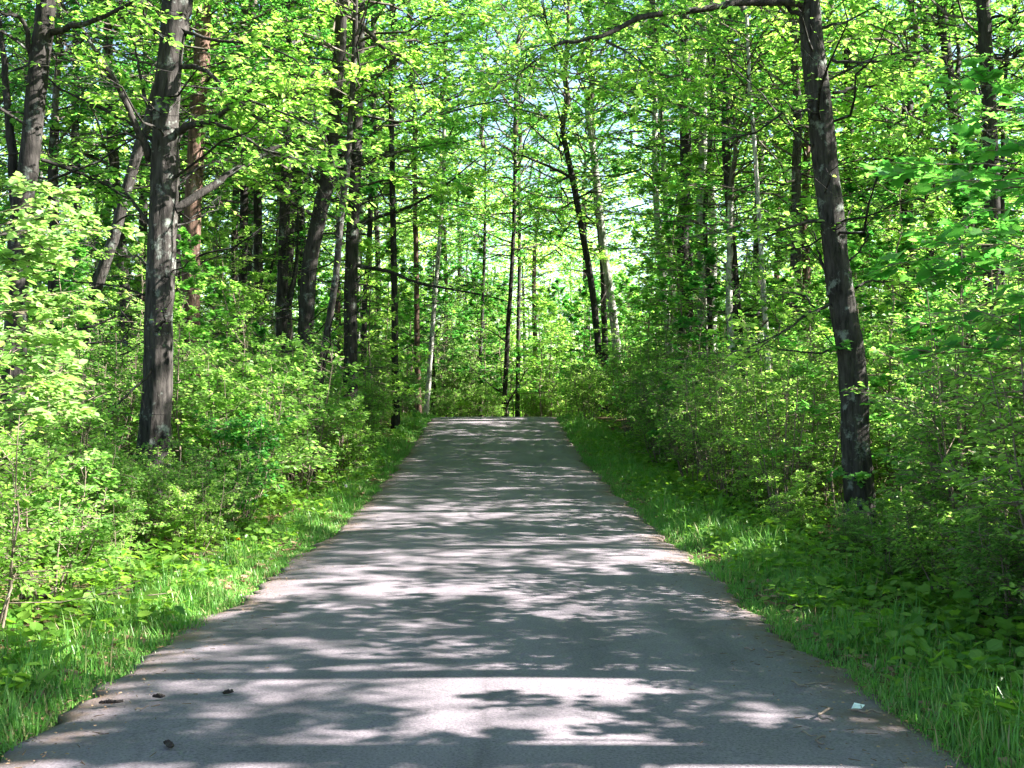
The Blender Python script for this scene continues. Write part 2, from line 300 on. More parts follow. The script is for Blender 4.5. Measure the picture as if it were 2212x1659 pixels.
# ------------------------------------------------------------------ grass, weeds, litter (nobody could count these)
def verge_scatter(n, r, near=.0, wid=1.0, ymax=38, pw=1.6):
    y = 3.2+(ymax-3.2)*r.random(n)**pw; s = r.choice([-1, 1], n, p=[.42, .58])
    w = np.where(s > 0, wid*1.2, wid*.8)
    o = HW + near + w*r.beta(1.1, 1.7, n)
    return centre(y)+s*o, y
def grass():
    r = np.random.default_rng(11); mb = MB()
    # tussocks: blades gather round random centres
    nt_ = 7600; tx, ty = verge_scatter(nt_, r, -.03, .95); per = 22
    th = r.lognormal(0, .5, nt_)*(.75+.45*np.sin(tx*2+ty*1.7)*np.sin(ty*.9+1)); n = nt_*per; ti = np.repeat(np.arange(nt_), per)
    x = tx[ti]+r.normal(0, .055, n); y = ty[ti]+r.normal(0, .055, n)
    cut = np.abs(x-centre(y)) < HW-.07-.03*np.sin(y*5); x = np.where(cut, centre(y)+np.sign(x-centre(y))*(HW-.05+r.random(n)*.25), x)
    off = np.abs(x-centre(y))-HW
    h = (.04+.075*np.clip(off/.5, 0, 1))*th[ti]*r.uniform(.5, 1.35, n); h = np.clip(h, .02, .34)
    w = r.uniform(.0016, .0036, n)*(1+y/20)
    az = r.uniform(0, 6.283, n); lean = r.uniform(.05, .75, n)
    d = np.stack([np.cos(az), np.sin(az), 0*az], -1); s = np.stack([-np.sin(az), np.cos(az), 0*az], -1)
    base = np.stack([x, y, G(x, y)-.01], -1); up = np.array([0, 0, 1.0])
    pts = []
    for t, wt in ((0, 1), (.4, .9), (.75, .6), (1, 0)):
        c = base + up*(h*(t-.25*lean*t*t))[:, None] + d*(h*lean*t*t)[:, None]
        pts += [c-s*(w*wt)[:, None], c+s*(w*wt)[:, None]] if wt else [c]
    v = np.stack(pts, 1).reshape(-1, 3); o = np.arange(n)[:, None]*7; tn = np.repeat(np.clip(r.normal(.33, .19, n)+(r.random(nt_)*.3)[ti]+.6*(r.random(n) < .05), 0, 1), 7)
    mb.add(v, np.concatenate([o+np.array([[0, 1, 3, 2]]), o+np.array([[2, 3, 5, 4]])]), 0, False, tn)
    mb.add(v, o+np.array([[4, 5, 6]]), 0, False, tn)
    tag(link("grass", mb.mesh("grass", [M_GRASS])), "bright green grass growing along both edges of the path", "grass", kind="stuff")
grass()
def weeds():
    r = np.random.default_rng(12); mb = MB()
    def batch(x, y, n_l, size, hgt, tmpl):
        n = len(x); M = n*n_l; pi = np.repeat(np.arange(n), n_l); az = r.uniform(0, 6.283, M); hh = hgt*r.uniform(.3, 1.2, n)
        rr = r.uniform(.01, .09, M)
        p = np.stack([x[pi]+np.cos(az)*rr, y[pi]+np.sin(az)*rr, G(x[pi], y[pi])+hh[pi]*r.uniform(.35, 1, M)], -1)
        ax = np.stack([np.cos(az), np.sin(az), r.normal(.15, .35, M)], -1); nm = np.stack([r.normal(0, .35, M), r.normal(0, .35, M), np.ones(M)], -1)
        leaves(mb, p, ax, nm, size*r.uniform(.5, 1.25, M), 0, tmpl, np.clip(r.normal(.5, .28, M), 0, 1), r)
        b = np.stack([x, y, G(x, y)], -1); t = b+np.stack([r.normal(0, .02, n), r.normal(0, .02, n), hh], -1)
        prisms(mb, b, t, .003, .0015, 0)
    x, y = verge_scatter(1500, r, .2, 1.25); batch(x, y, 7, .075, .16, T_OVAL)
    x, y = verge_scatter(650, r, .3, 1.3, 26, 1.9); batch(x, y, 7, .08, .2, T_ROUND)
    n = 3800; y = 3.5+38*r.random(n)**1.5; s = r.choice([-1, 1], n); x = centre(y)+s*(HW+.9+7*r.random(n)**1.3); batch(x, y, 8, .085, .22, T_OVAL)
    n = 1400; y = 3.5+24*r.random(n)**1.4; s = r.choice([-1, 1], n); x = centre(y)+s*(HW+.9+3*r.random(n)**1.5); batch(x, y, 8, .085, .3, T_MAPLE)
    tag(link("undergrowth", mb.mesh("undergrowth", [M_WEED])), "low leafy weeds and seedlings covering the verge and woodland floor", "undergrowth", kind="stuff")
weeds()
def litter():
    r = np.random.default_rng(13); mb = MB(); n = 16000
    y = 3+32*r.random(n)**1.6; s = r.choice([-1, 1], n, p=[.62, .38]); o = HW+.15+5*r.random(n)**1.5
    x = centre(y)+s*o
    n2 = 3600; y2 = 3.5+24*r.random(n2)**1.7; s2 = r.choice([-1, 1], n2); x2 = centre(y2)+s2*(HW+.06-.42*np.abs(r.normal(0, .5, n2)))
    sc = np.concatenate([r.uniform(.03, .085, n), r.uniform(.006, .017, n2)]); x = np.concatenate([x, x2]); y = np.concatenate([y, y2]); n += n2
    on = np.abs(x-centre(y)) < HW
    p = np.stack([x, y, G(x, y)+np.where(on, .04, .02)+.012*r.random(n)], -1); az = r.uniform(0, 6.283, n)
    leaves(mb, p, np.stack([np.cos(az), np.sin(az), r.normal(0, .2, n)*(~on)], -1), np.stack([r.normal(0, .3, n), r.normal(0, .3, n), np.ones(n)], -1), sc, 0, T_OVAL, None, r)
    k = 700; y = 3.6+20*r.random(k)**1.6; s_ = r.choice([-1, 1], k); x = centre(y)+s_*(HW-np.abs(r.normal(0, .35, k))+.1); a = r.uniform(0, 6.283, k); L = r.uniform(.01, .05, k)
    p0 = np.stack([x, y, G(x, y)+.045], -1); prisms(mb, p0, p0+np.stack([np.cos(a)*L, np.sin(a)*L, r.uniform(-.002, .004, k)], -1), .0022, .0012, 0)
    tag(link("leaf_litter", mb.mesh("leaf_litter", [M_LITTER])), "brown dead leaves lying on the woodland floor and path margins", "leaf litter", kind="stuff")
litter()

# ------------------------------------------------------------------ crown / sapling / shrub meshes shared by copies
def crown_mesh(seed, z0=-3.0, z1=4.2, R=2.6, nb=50, ntw=12, nlf=17, size=.092, leaf=M_LEAF, bark=M_TWIG, tmpl=T_OVAL, up0=.25, up1=1.0):
    r = np.random.default_rng(seed); mb = MB()
    zz = np.linspace(-.05, z1, 9); ax = np.stack([np.cumsum(r.normal(0, .07, 9)), np.cumsum(r.normal(0, .07, 9)), zz], -1); ax[0, :2] = 0
    tube(mb, ax, np.linspace(.075, .012, 9), 6, 1)
    t = (np.arange(nb)+r.random(nb))/nb; h = z0+(z1-z0)*t; az = np.arange(nb)*2.4+r.normal(0, .5, nb)
    L = R*np.clip(np.sin(np.pi*(.18+.78*t))**.8, .25, 1)*r.uniform(.6, 1.15, nb)
    el = up0+(up1-up0)*t+r.normal(0, .15, nb); d = np.stack([np.cos(az)*np.cos(el), np.sin(az)*np.cos(el), np.sin(el)], -1)
    b = np.stack([np.interp(h, zz, ax[:, 0]), np.interp(h, zz, ax[:, 1]), h], -1)
    foliage(mb, b, d, L, r, ntw, nlf, size, tmpl, 0, 1, curve=-.12, brad=.016)
    return mb.mesh("tree_crown", [leaf, bark])
def sapling_mesh(seed, H=4.5, R=1.3, nb=34, ntw=9, nlf=9, size=.085, leaf=M_LEAF, bark=M_STEM, tmpl=T_OVAL, h0=.22, rs=.024, arc=None):
    r = np.random.default_rng(seed); mb = MB(); st = MB()
    zz = np.linspace(0, H, 12); ax = np.stack([np.cumsum(r.normal(0, .05, 12)), np.cumsum(r.normal(0, .05, 12)), zz], -1); ax[0, :2] = 0
    tube(st, ax, np.linspace(rs, .005, 12), 7, 0, .06, seed)
    t = (np.arange(nb)+r.random(nb))/nb; h = H*(h0+(1-h0)*t); az = np.arange(nb)*2.4+r.normal(0, .5, nb)
    L = R*(1.05-.75*t)*r.uniform(.6, 1.15, nb); el = .1+.75*t+r.normal(0, .15, nb)
    if arc: az = arc[0]+arc[1]*r.uniform(-1, 1, nb); L = R*r.uniform(.7, 1.05, nb); el = .15+.2*t
    d = np.stack([np.cos(az)*np.cos(el), np.sin(az)*np.cos(el), np.sin(el)], -1)
    b = np.stack([np.interp(h, zz, ax[:, 0]), np.interp(h, zz, ax[:, 1]), h], -1)
    foliage(mb, b, d, L, r, ntw, nlf, size, tmpl, 0, 1, curve=-.1, brad=.008)
    return st.mesh("sapling_stem", [bark]), mb.mesh("sapling_crown", [leaf, bark])
def shrub_mesh(seed, H=1.7, R=.75, ns=9, ntw=15, nlf=18, size=.052, leaf=M_LEAFS, tmpl=T_OVAL):
    r = np.random.default_rng(seed); mb = MB(); st = MB()
    az = np.arange(ns)*2.4+r.normal(0, .4, ns); sp = r.uniform(.12, .6, ns)
    top = np.stack([np.cos(az)*sp*R*1.3, np.sin(az)*sp*R*1.3, H*r.uniform(.6, 1.02, ns)], -1)
    b0 = np.stack([np.cos(az)*.10, np.sin(az)*.10, 0*az-.05], -1); bs, ds, Ls = [], [], []
    for q in range(ns):
        t = np.linspace(0, 1, 8)[:, None]; p = b0[q]*(1-t)+top[q]*t + np.cumsum(r.normal(0, .018, (8, 3)), 0)*np.array([1, 1, .3]); p[:, :2] += (top[q, :2]*.35)*(np.sin(np.pi*t)*.4)
        tube(st, p, np.linspace(.012, .003, 8), 5, 0, cap=False)
        nbq = 12 if seed % 2 else 10
        tt = r.uniform(.22, 1, nbq); x = tt*7; k = np.minimum(x.astype(int), 6); bb = p[k]*(1-(x-k)[:, None])+p[k+1]*(x-k)[:, None]
        a2 = r.uniform(0, 6.283, nbq); e2 = r.normal(.45, .25, nbq)
        bs.append(bb); ds.append(np.stack([np.cos(a2)*np.cos(e2), np.sin(a2)*np.cos(e2), np.sin(e2)], -1)); Ls.append(R*r.uniform(.3, .85, nbq)*(1.15-.45*tt))
    foliage(mb, np.concatenate(bs), np.concatenate(ds), np.concatenate(Ls), r, max(3, ntw//3), max(4, nlf//2), size, tmpl, 0, 1, curve=-.08, seg=3, brad=.005, twl=.5, flat=.55)
    return st.mesh("shrub_stems", [M_STEM]), mb.mesh("shrub_foliage", [leaf, M_STEM])
def conifer_meshes(seed, H=7.5, R=1.7):
    r = np.random.default_rng(seed); mb = MB(); st = MB()
    zz = np.linspace(-.1, H, 12); tube(st, np.stack([r.normal(0, .015, 12), r.normal(0, .015, 12), zz], -1), np.linspace(.11, .01, 12), 8, 0, .05, seed)
    nb = 80; t = (np.arange(nb)+r.random(nb))/nb; h = .6+(H-.7)*t; az = np.arange(nb)*2.4+r.normal(0, .4, nb)
    L = R*(1.02-.95*t)*r.uniform(.7, 1.1, nb); el = -.18+.55*t
    d = np.stack([np.cos(az)*np.cos(el), np.sin(az)*np.cos(el), np.sin(el)], -1)
    foliage(mb, np.stack([0*h, 0*h, h], -1), d, L, r, 12, 26, .05, T_NARROW, 0, 1, curve=-.1, brad=.008, twl=.35, flat=.8, droop=.25)
    return st.mesh("conifer_trunk", [M_BARKD]), mb.mesh("conifer_crown", [M_NEEDLE, M_TWIG])

CROWNS = [crown_mesh(100+q, R=2.3+.25*q, leaf=M_LEAF if q % 3 else M_LEAF2, tmpl=T_OVAL, size=.080+.005*(q % 3)) for q in range(5)]
SAPS = [sapling_mesh(200+q, H=3.6+.5*q, R=1.15+.1*q, leaf=[M_LEAF, M_LEAF2, M_LEAF, M_LEAF2, M_LEAFS][q], tmpl=[T_OVAL, T_MAPLE, T_OVAL, T_MAPLE, T_OVAL][q], size=[.08, .095, .085, .10, .07][q]) for q in range(5)]
SHRUBS = [shrub_mesh(300+q, H=1.35+.16*q, R=.65+.07*q, size=[.046, .055, .064, .048, .058, .066][q], leaf=[M_LEAFS, M_LEAFS, M_LEAF2, M_LEAFS, M_LEAFP, M_LEAFS][q]) for q in range(6)]
SHRUBS += [shrub_mesh(330+q, H=2.1+.3*q, R=.8+.08*q, ns=15, ntw=15, nlf=14, size=.046+.004*q, leaf=M_LEAFS) for q in range(3)]
CONIF = conifer_meshes(400)
def bole_mesh(seed, H=7.0, r0=.12, mat=M_BARK):
    r = np.random.default_rng(seed); n = 20; z = np.linspace(-.15, H, n); wob = np.cumsum(r.normal(0, .022, (n, 2)), 0); wob -= wob[1]; wob[-1] = wob[-2]
    wob *= (1-np.linspace(0, 1, n)**3)[:, None]
    mb = MB(); rr = r0*(1-.42*np.linspace(0, 1, n)) + r0*.5*np.exp(-(z+.15)/.22)
    tube(mb, np.stack([wob[:, 0], wob[:, 1], z], -1), rr, 10, 0, .06, seed); return mb.mesh("tree_trunk", [mat])
BOLES = [bole_mesh(500, 7, .12, M_BARK), bole_mesh(501, 7, .10, M_BARKD), bole_mesh(502, 7, .09, M_BARKR), bole_mesh(503, 7, .085, M_BIRCH), bole_mesh(504, 7, .13, M_BARKD)]

# ------------------------------------------------------------------ trees one can single out in the photograph
def spline(pts, m=6):
    pts = np.asarray(pts, float); n = len(pts)
    if n < 3: t = np.linspace(0, 1, m*2)[:, None]; return pts[0]*(1-t)+pts[-1]*t
    q = np.vstack([2*pts[0]-pts[1], pts, 2*pts[-1]-pts[-2]]); out = []
    for k in range(1, n):
        t = np.linspace(0, 1, m, endpoint=False)[:, None]; a, b, c, d = q[k-1], q[k], q[k+1], q[k+2]
        out.append(.5*((2*b)+(c-a)*t+(2*a-5*b+4*c-d)*t**2+(3*b-3*c+d-a)*t**3))
    return np.vstack(out+[pts[-1:]])
ANCH = []                                            # (image x, distance, short name) for describing neighbours
ci = [0]
def hero(name, label, d, px, w, short=None, mat=M_BARK, top=8.9, crown=True, csc=1.0, branches=(), cat="tree", group=None, taper=.45, rough=.07, ns=14):
    """px: image path of the trunk, bottom to top; w: its width there; d: its distance"""
    pts = [P(x, y, d) for x, y in px]
    p0, p1 = pts[0], pts[1]; slope = (p1-p0)/max(p1[2]-p0[2], .2); slope[:2] = np.clip(slope[:2], -.12, .12) if p0[2] > .8 else slope[:2]
    gz = float(G(p0[0], p0[1])); base = p0-slope*(p0[2]-gz); base[2] = gz = float(G(base[0], base[1])); base[1] = d
    low = base+np.array([0, 0, -.15]); allp = [low, base] if p0[2]-gz > .25 else [low]
    allp += pts if p0[2]-gz > .25 else pts[1:]
    lastp, prev = pts[-1], pts[-2]; dirn = (lastp-prev)/max(lastp[2]-prev[2], .1)
    if lastp[2] < top-.4:
        k = max(1, int((top-lastp[2])/1.0))
        for q in range(1, k+1):
            f = q/k; dz = (top-lastp[2])*f; allp.append(lastp+np.array([dirn[0]*dz*(1-.5*f), dirn[1]*dz, dz]))
    sp = spline(allp, 7 if ns < 24 else 14); seed = ci[0]+900; r = np.random.default_rng(seed)
    sp[1:, :2] += np.cumsum(r.normal(0, .0035 if ns < 24 else .0022, (len(sp)-1, 2)), 0)
    h = sp[:, 2]-gz; r0 = w/2/F*d; zmid = np.mean([p[2] for p in pts])-gz
    rr = r0*(1-taper*np.clip((h-zmid)/max(top, 1), -.5, 1)) + r0*.45*np.exp(-np.clip(h, 0, 9)/.3)
    if d > 18 and csc >= .9: csc *= 1.4
    root = empty(name, base, label, cat, group)
    mb = MB(); tube(mb, sp-base, rr, ns, 0, rough, seed); link("trunk", mb.mesh("trunk", [mat]), root)
    if crown:
        m = CROWNS[ci[0] % 5]; link("crown", m, root, sp[-1]-base-np.array([0, 0, .1]), ci[0]*1.9, csc)
    for bpx, bw, d1 in branches:
        bw = bw*1.25 if bw < 20 else bw
        n = len(bpx); dd = np.linspace(d, d1, n); bp = [P(x, y, q) for (x, y), q in zip(bpx, dd)]
        bs = spline(bp, 5); bs[1:] += np.cumsum(r.normal(0, .008, (len(bs)-1, 3)), 0)*min(1, bw/8)
        br = np.linspace(bw/2/F*d, max(.004, bw*.22/2/F*d), len(bs)); mb = MB(); tube(mb, bs-base, br, 7, 0, .08, seed+len(bpx))
        # side twigs with a few leaves
        k = max(3, int(len(bs)*.7)); ix = r.integers(len(bs)//4, len(bs)-1, k); dv = nrm(bs[ix+1]-bs[ix])
        td = nrm(dv+r.normal(0, .55, (k, 3))+np.array([0, 0, .1])); foliage(mb, bs[ix]-base, td, r.uniform(.25, .8, k), r, 4, 4, .085, T_OVAL, 1, 0, seg=3, brad=.008, curve=-.05)
        link("branch", mb.mesh("branch", [mat, M_LEAF]), root)
    k = 26 if d < 20 else 16
    hz = r.uniform(1.6, min(top, 7), k); ix = np.searchsorted(sp[:, 2]-gz, hz).clip(1, len(sp)-2); a = r.uniform(0, 6.283, k); e = r.normal(.12, .3, k)
    mb = MB(); foliage(mb, sp[ix]-base, np.stack([np.cos(a)*np.cos(e), np.sin(a)*np.cos(e), np.sin(e)], -1), r.uniform(.5, 2.1, k), r, 7, 1, .05, T_OVAL, 1, 0, seg=6, brad=.015, curve=.08, twl=.45)
    link("twig_sprays", mb.mesh("twig_sprays", [M_BARKD if mat is not M_BIRCH else M_TWIG, M_LEAF]), root)
    if short: ANCH.append((proj(base[0], d, 0)[0] if False else np.mean([x for x, y in px]), d, short))
    ci[0] += 1
    return root

hero("forked_tree", "forked dark grey tree at the left edge of the photo", 12.0, [(22, 900), (32, 600), (45, 470), (68, 330), (88, 150), (108, 0)], 44, "forked dark trunk", M_BARKD, csc=.9,
     branches=[([(35, 480), (24, 330), (12, 180), (2, 60), (-8, -60)], 24, 12.3), ([(112, 70), (160, 55), (230, 35), (300, 2), (340, -25)], 12, 11.2), ([(72, 150), (60, 95), (42, 45), (8, 30), (-30, 25)], 11, 11.5), ([(90, 345), (160, 370), (210, 390), (270, 430), (315, 470)], 7, 12.8)])
hero("grey_tree", "thick grey tree with long bare side limbs on the left of the path", 12.5, [(332, 975), (338, 800), (343, 600), (350, 400), (358, 200), (368, 60), (372, 0)], 57, "thick grey trunk", M_BARK, csc=.9, ns=34,
     branches=[([(322, 345), (308, 300), (270, 215), (232, 150), (170, 60), (125, 5)], 16, 11.8), ([(372, 288), (400, 272), (440, 262), (480, 232), (515, 200), (548, 170)], 15, 11.7), ([(378, 452), (430, 425), (490, 388), (540, 358), (590, 325), (640, 305), (700, 325)], 21, 13.2),
               ([(390, 145), (440, 152), (490, 190), (530, 230), (575, 270), (615, 305)], 10, 11.9), ([(440, 262), (500, 285), (570, 330), (640, 355), (720, 400)], 8, 12.4), ([(328, 250), (308, 200), (292, 130), (280, 50)], 8, 12.6), ([(388, 70), (395, 20), (402, -60), (405, -140)], 34, 12.9),
               ([(338, 75), (322, 40), (305, -5)], 9, 12.1), ([(545, 172), (520, 205), (640, 255), (720, 300)], 6, 11.4), ([(322, 480), (285, 430), (262, 420), (215, 385), (95, 348)], 7, 13.0), ([(393, 68), (450, 80), (540, 90), (620, 120), (650, 150)], 7, 12.2)])
hero("reddish_tree", "reddish sunlit tree just behind the thick grey trunk", 17.5, [(414, 900), (414, 700), (416, 500), (424, 300), (436, 120), (442, 30)], 37, "reddish sunlit trunk", M_BARKR, top=8.5,
     branches=[([(425, 340), (470, 345), (520, 340)], 5, 17), ([(418, 420), (460, 410), (480, 395)], 5, 17.5)])
hero("leaning_tree", "slender tree leaning right across the left woods", 16.5, [(178, 720), (205, 620), (238, 520), (268, 410), (300, 300), (322, 235)], 24, "slender leaning trunk", M_BARK, top=8, csc=.8)
hero("grey_tree", "pale upright tree left of the thick grey trunk with the lean trunk crossing it", 20, [(286, 800), (272, 640), (262, 480), (250, 330), (242, 160), (240, 90)], 22, "pale upright trunk", M_BARK, top=9)
hero("dark_tree", "dark tree glimpsed between the thick grey and the reddish trunk", 21, [(378, 780), (380, 650), (382, 520)], 19, None, M_BARKD, top=9)
hero("slender_tree", "thin pale tree with a low fork right of the reddish trunk", 30, [(464, 720), (470, 600), (462, 500), (470, 380)], 11, None, M_BIRCH, top=10, csc=.9, branches=[([(468, 620), (485, 570), (495, 510)], 6, 30)])
hero("slender_tree", "pale half of the close pair of trunks beside the bluish sky gap", 28, [(508, 710), (509, 600), (511, 420), (514, 300)], 15, "pale pair trunk", M_BARK, top=10, csc=.9)
hero("dark_tree", "dark half of the close pair of trunks beside the bluish sky gap", 24.5, [(524, 730), (525, 600), (527, 450), (527, 330)], 18, None, M_BARKD, top=9.5)
hero("grey_tree", "grey tree with a slim side stem right of the close pair of trunks", 25, [(562, 720), (560, 580), (558, 420), (553, 250), (550, 120)], 17, None, M_BARK, top=10, branches=[([(565, 690), (580, 620), (592, 540), (600, 450)], 8, 25)])
hero("dark_tree", "tall dark tree with a white fork beside its foot left of the crooked trunk", 23, [(606, 780), (610, 620), (614, 460), (622, 300), (628, 180)], 23, "tall dark trunk", M_BARKD, top=9.5, branches=[([(618, 680), (634, 600), (640, 540), (642, 450)], 12, 23)])
hero("crooked_tree", "crooked dark tree with dead twigs standing left of the path", 19, [(655, 870), (660, 720), (668, 590), (688, 470), (712, 350), (722, 240), (732, 100), (738, 0)], 31, "crooked dark trunk", M_BARKD, top=9, rough=.09,
     branches=[([(738, 20), (790, 65), (830, 104), (874, 128), (914, 194)], 9, 17), ([(712, 350), (660, 330), (600, 300), (560, 240)], 6, 18.5), ([(715, 340), (760, 335), (800, 360)], 6, 19), ([(700, 400), (650, 375), (610, 372)], 6, 19), ([(720, 280), (690, 230), (640, 210)], 5, 18), ([(688, 470), (640, 440), (600, 400), (560, 380)], 7, 18)])
hero("slender_tree", "slim curved tree leaning against the foot of the crooked dark trunk", 17.8, [(684, 900), (694, 800), (708, 700), (722, 600), (730, 500), (742, 380)], 15, "slim curved trunk", M_BARK, top=8, csc=.7)
hero("dark_tree", "straight dark tree right of the crooked trunk with two long limbs over the path", 22.5, [(757, 800), (758, 700), (762, 540), (768, 380), (772, 240), (778, 120)], 27, "straight dark trunk", M_BARKD, top=9.5,
     branches=[([(760, 572), (840, 586), (907, 610), (1007, 630), (1095, 650)], 8, 21), ([(766, 490), (820, 468), (890, 445), (967, 395), (1041, 328)], 8, 20.5), ([(985, 625), (1020, 615), (1060, 640)], 4, 21), ([(770, 330), (730, 340), (690, 320)], 5, 22)])
hero("slender_tree", "thin grey tree behind the straight dark trunk", 29, [(786, 760), (788, 660), (796, 560), (800, 470)], 12, None, M_BARK, top=10, csc=.9)
hero("dark_tree", "narrow dark tree by the end of the left verge near the crest", 28.5, [(854, 890), (853, 760), (852, 620), (850, 480)], 15, "narrow dark trunk", M_BARKD, top=9.5)
hero("reddish_tree", "thin reddish pine stem left of the path beyond the crest", 36, [(902, 800), (900, 700), (898, 580), (896, 470)], 12, None, M_BARKR, top=10.5)
hero("slender_tree", "thin pale stem leaning right beyond the crest of the path", 37, [(928, 800), (934, 720), (942, 620), (950, 520)], 10, "thin pale stem", M_BIRCH, top=10.5, csc=.9)
hero("forked_tree", "dark forked tree standing at the end of the path beyond the crest", 40, [(1088, 900), (1091, 820), (1096, 720), (1104, 600), (1108, 500)], 10, "forked trunk beyond the crest", M_BARKD, top=10.5, csc=1.1,
     branches=[([(1090, 885), (1110, 850), (1125, 825), (1140, 800), (1166, 788)], 3.6, 39.5), ([(1088, 850), (1060, 832), (1030, 805), (996, 780)], 3.2, 39), ([(1096, 740), (1060, 715), (1020, 700)], 3, 39)])
hero("slender_tree", "slim grey tree close behind the forked trunk beyond the crest", 44, [(1119, 850), (1120, 760), (1122, 640)], 9, None, M_BARK, top=10.5)
hero("dark_tree", "small dark tree just left of the forked one past the crest", 43, [(1036, 900), (1035, 830), (1040, 700)], 8, None, M_BARKD, top=10.5)
hero("dark_tree", "dark tree leaning left over the path right of the crest", 34, [(1300, 830), (1290, 720), (1276, 600), (1256, 490), (1236, 380), (1218, 300)], 14, "left-leaning dark trunk", M_BARKD, top=9.5,
     branches=[([(1234, 383), (1180, 358), (1120, 335), (1064, 311)], 6, 32), ([(1240, 430), (1290, 415), (1340, 440)], 4, 33)])
hero("birch_tree", "white mottled birch right of the left-leaning dark trunk", 36, [(1334, 760), (1322, 660), (1305, 540), (1290, 420), (1276, 300), (1266, 220)], 16, "white birch", M_BIRCH, top=10)
hero("dark_tree", "dark upright tree crowded behind the white birch", 37.5, [(1308, 800), (1304, 680), (1298, 560), (1284, 430)], 12, None, M_BARKD, top=10)
hero("birch_tree", "left stem of the pair of pale birches on the right of the path", 29.5, [(1450, 810), (1440, 680), (1426, 520), (1418, 400), (1416, 280)], 14, "pair of pale birches", M_BIRCH, top=10.5)
hero("birch_tree", "right stem of the pair of pale birches on the right of the path", 30.5, [(1468, 800), (1456, 660), (1444, 520), (1434, 380), (1424, 150)], 13, None, M_BIRCH, top=11)
hero("dark_tree", "short-limbed dark tree high in the woods right of the pale birches", 21.5, [(1584, 560), (1576, 430), (1570, 300), (1572, 160)], 18, "short-limbed dark trunk", M_BARKD, top=9, branches=[([(1575, 320), (1600, 300), (1640, 300)], 6, 21)])
hero("slender_tree", "thin whitish stem nearest the left of the lichen-spotted trunk", 18, [(1652, 640), (1640, 440), (1632, 300), (1622, 180)], 9, None, M_BIRCH, top=7.5, csc=.7)
hero("slender_tree", "second thin whitish stem left of the lichen-spotted trunk", 24, [(1536, 760), (1532, 640), (1522, 470), (1530, 330)], 11, "thin whitish stems", M_BARK, top=9.5, csc=.8)
hero("grey_tree", "tall lichen-spotted dark tree with a long limb over the path on the right", 12.0, [(1862, 1090), (1852, 920), (1842, 760), (1822, 620), (1806, 480), (1790, 330), (1772, 160), (1755, 0)], 54, "lichen-spotted trunk", M_BARK, csc=.9, ns=34, rough=.06,
     branches=[([(1752, 5), (1680, 0), (1600, 2), (1520, 24), (1409, 43), (1308, 87), (1242, 100), (1203, 107)], 17, 11), ([(1203, 107), (1190, 85), (1178, 50), (1165, 10)], 6, 10.8), ([(1200, 100), (1180, 115), (1141, 150), (1091, 187)], 6, 10.6), ([(1770, 45), (1730, 30), (1700, 15), (1680, -20)], 13, 12),
               ([(1793, 640), (1783, 590), (1768, 546), (1755, 500)], 10, 12.2), ([(1783, 475), (1740, 482), (1706, 498), (1659, 522), (1606, 548)], 7, 11.5), ([(1798, 129), (1857, 134), (1920, 135), (1974, 132)], 6, 11.5), ([(1800, 200), (1840, 187), (1900, 180), (1960, 178)], 6, 12.5),
               ([(1850, 622), (1873, 611), (1930, 612), (2000, 608)], 6, 12.4), ([(1798, 656), (1750, 676), (1689, 723), (1606, 760)], 6, 11.2), ([(1800, 210), (1762, 215), (1730, 252)], 5, 12), ([(1310, 88), (1350, 110), (1390, 140)], 5, 11.1), ([(1770, 60), (1840, 40), (1900, 10)], 6, 12)])
hero("dark_tree", "straight dark tree behind the drooping maple boughs at the right", 15.5, [(2142, 600), (2140, 430), (2136, 280), (2130, 120), (2124, 0)], 32, "trunk behind the maple", M_BARKD, top=7.5,
     branches=[([(2132, 45), (2165, 40), (2190, 62), (2212, 30)], 7, 15), ([(2140, 130), (2180, 120), (2230, 100)], 5, 15)])
hero("dark_tree", "wavy dark tree left of the straight trunk behind the maple", 18.5, [(2090, 640), (2078, 480), (2066, 330), (2056, 200), (2040, 60), (2034, 0)], 22, "wavy dark trunk", M_BARKD, top=8.5, branches=[([(2066, 250), (2040, 190), (2020, 170)], 6, 18), ([(2060, 200), (2070, 120), (2062, 20)], 12, 19)])
hero("slender_tree", "thin dark stem at the right edge beside the straight dark trunk", 17, [(2165, 400), (2166, 240), (2172, 120), (2178, 20)], 8, None, M_BARKD, top=7.5, csc=.7)
hero("dark_tree", "dark tree low between the lichen-spotted and the wavy trunk", 22, [(2012, 620), (2008, 520), (2004, 400)], 15, None, M_BARKD, top=9)

# ------------------------------------------------------------------ the rest of the woods: copies of shared meshes
ORD = ["", "second ", "third ", "fourth ", "fifth ", "sixth ", "seventh ", "eighth ", "ninth ", "tenth ", "eleventh ", "twelfth "]
def where(x, y):
    """words that place a plant by the nearest trunks that can be singled out"""
    ix = CX+x/y*F if y > 1 else (9999 if x > 0 else -9999)
    side = "left" if x < centre(y) else "right"
    if y < 1 or ix < -120 or ix > 2330: return None
    c = [(abs(a[0]-ix), a) for a in ANCH if (a[0] < CX-90) == (ix < CX-90) or abs(a[0]-ix) < 120]
    dx, a = min(c, key=lambda q: q[0])
    rel = ("in front of" if y < a[1]-1 else "behind") if dx < 55 else ("left of" if ix < a[0] else "right of")
    return f"{rel} the {a[2]}"
PEND = []                                            # copies described alike are told apart by their distance, at the end
def unique(lbl, root): PEND.append((lbl, root))
def rank_labels():
    by = {}
    for l, o in PEND: by.setdefault(l, []).append(o)
    for l, os_ in by.items():
        os_.sort(key=lambda o: o.location.y); n = len(os_)
        for k, o in enumerate(os_):
            o["label"] = l if n == 1 else ("nearest " if k == 0 else "farthest " if k == n-1 else ORD[k]+"nearest ")+l
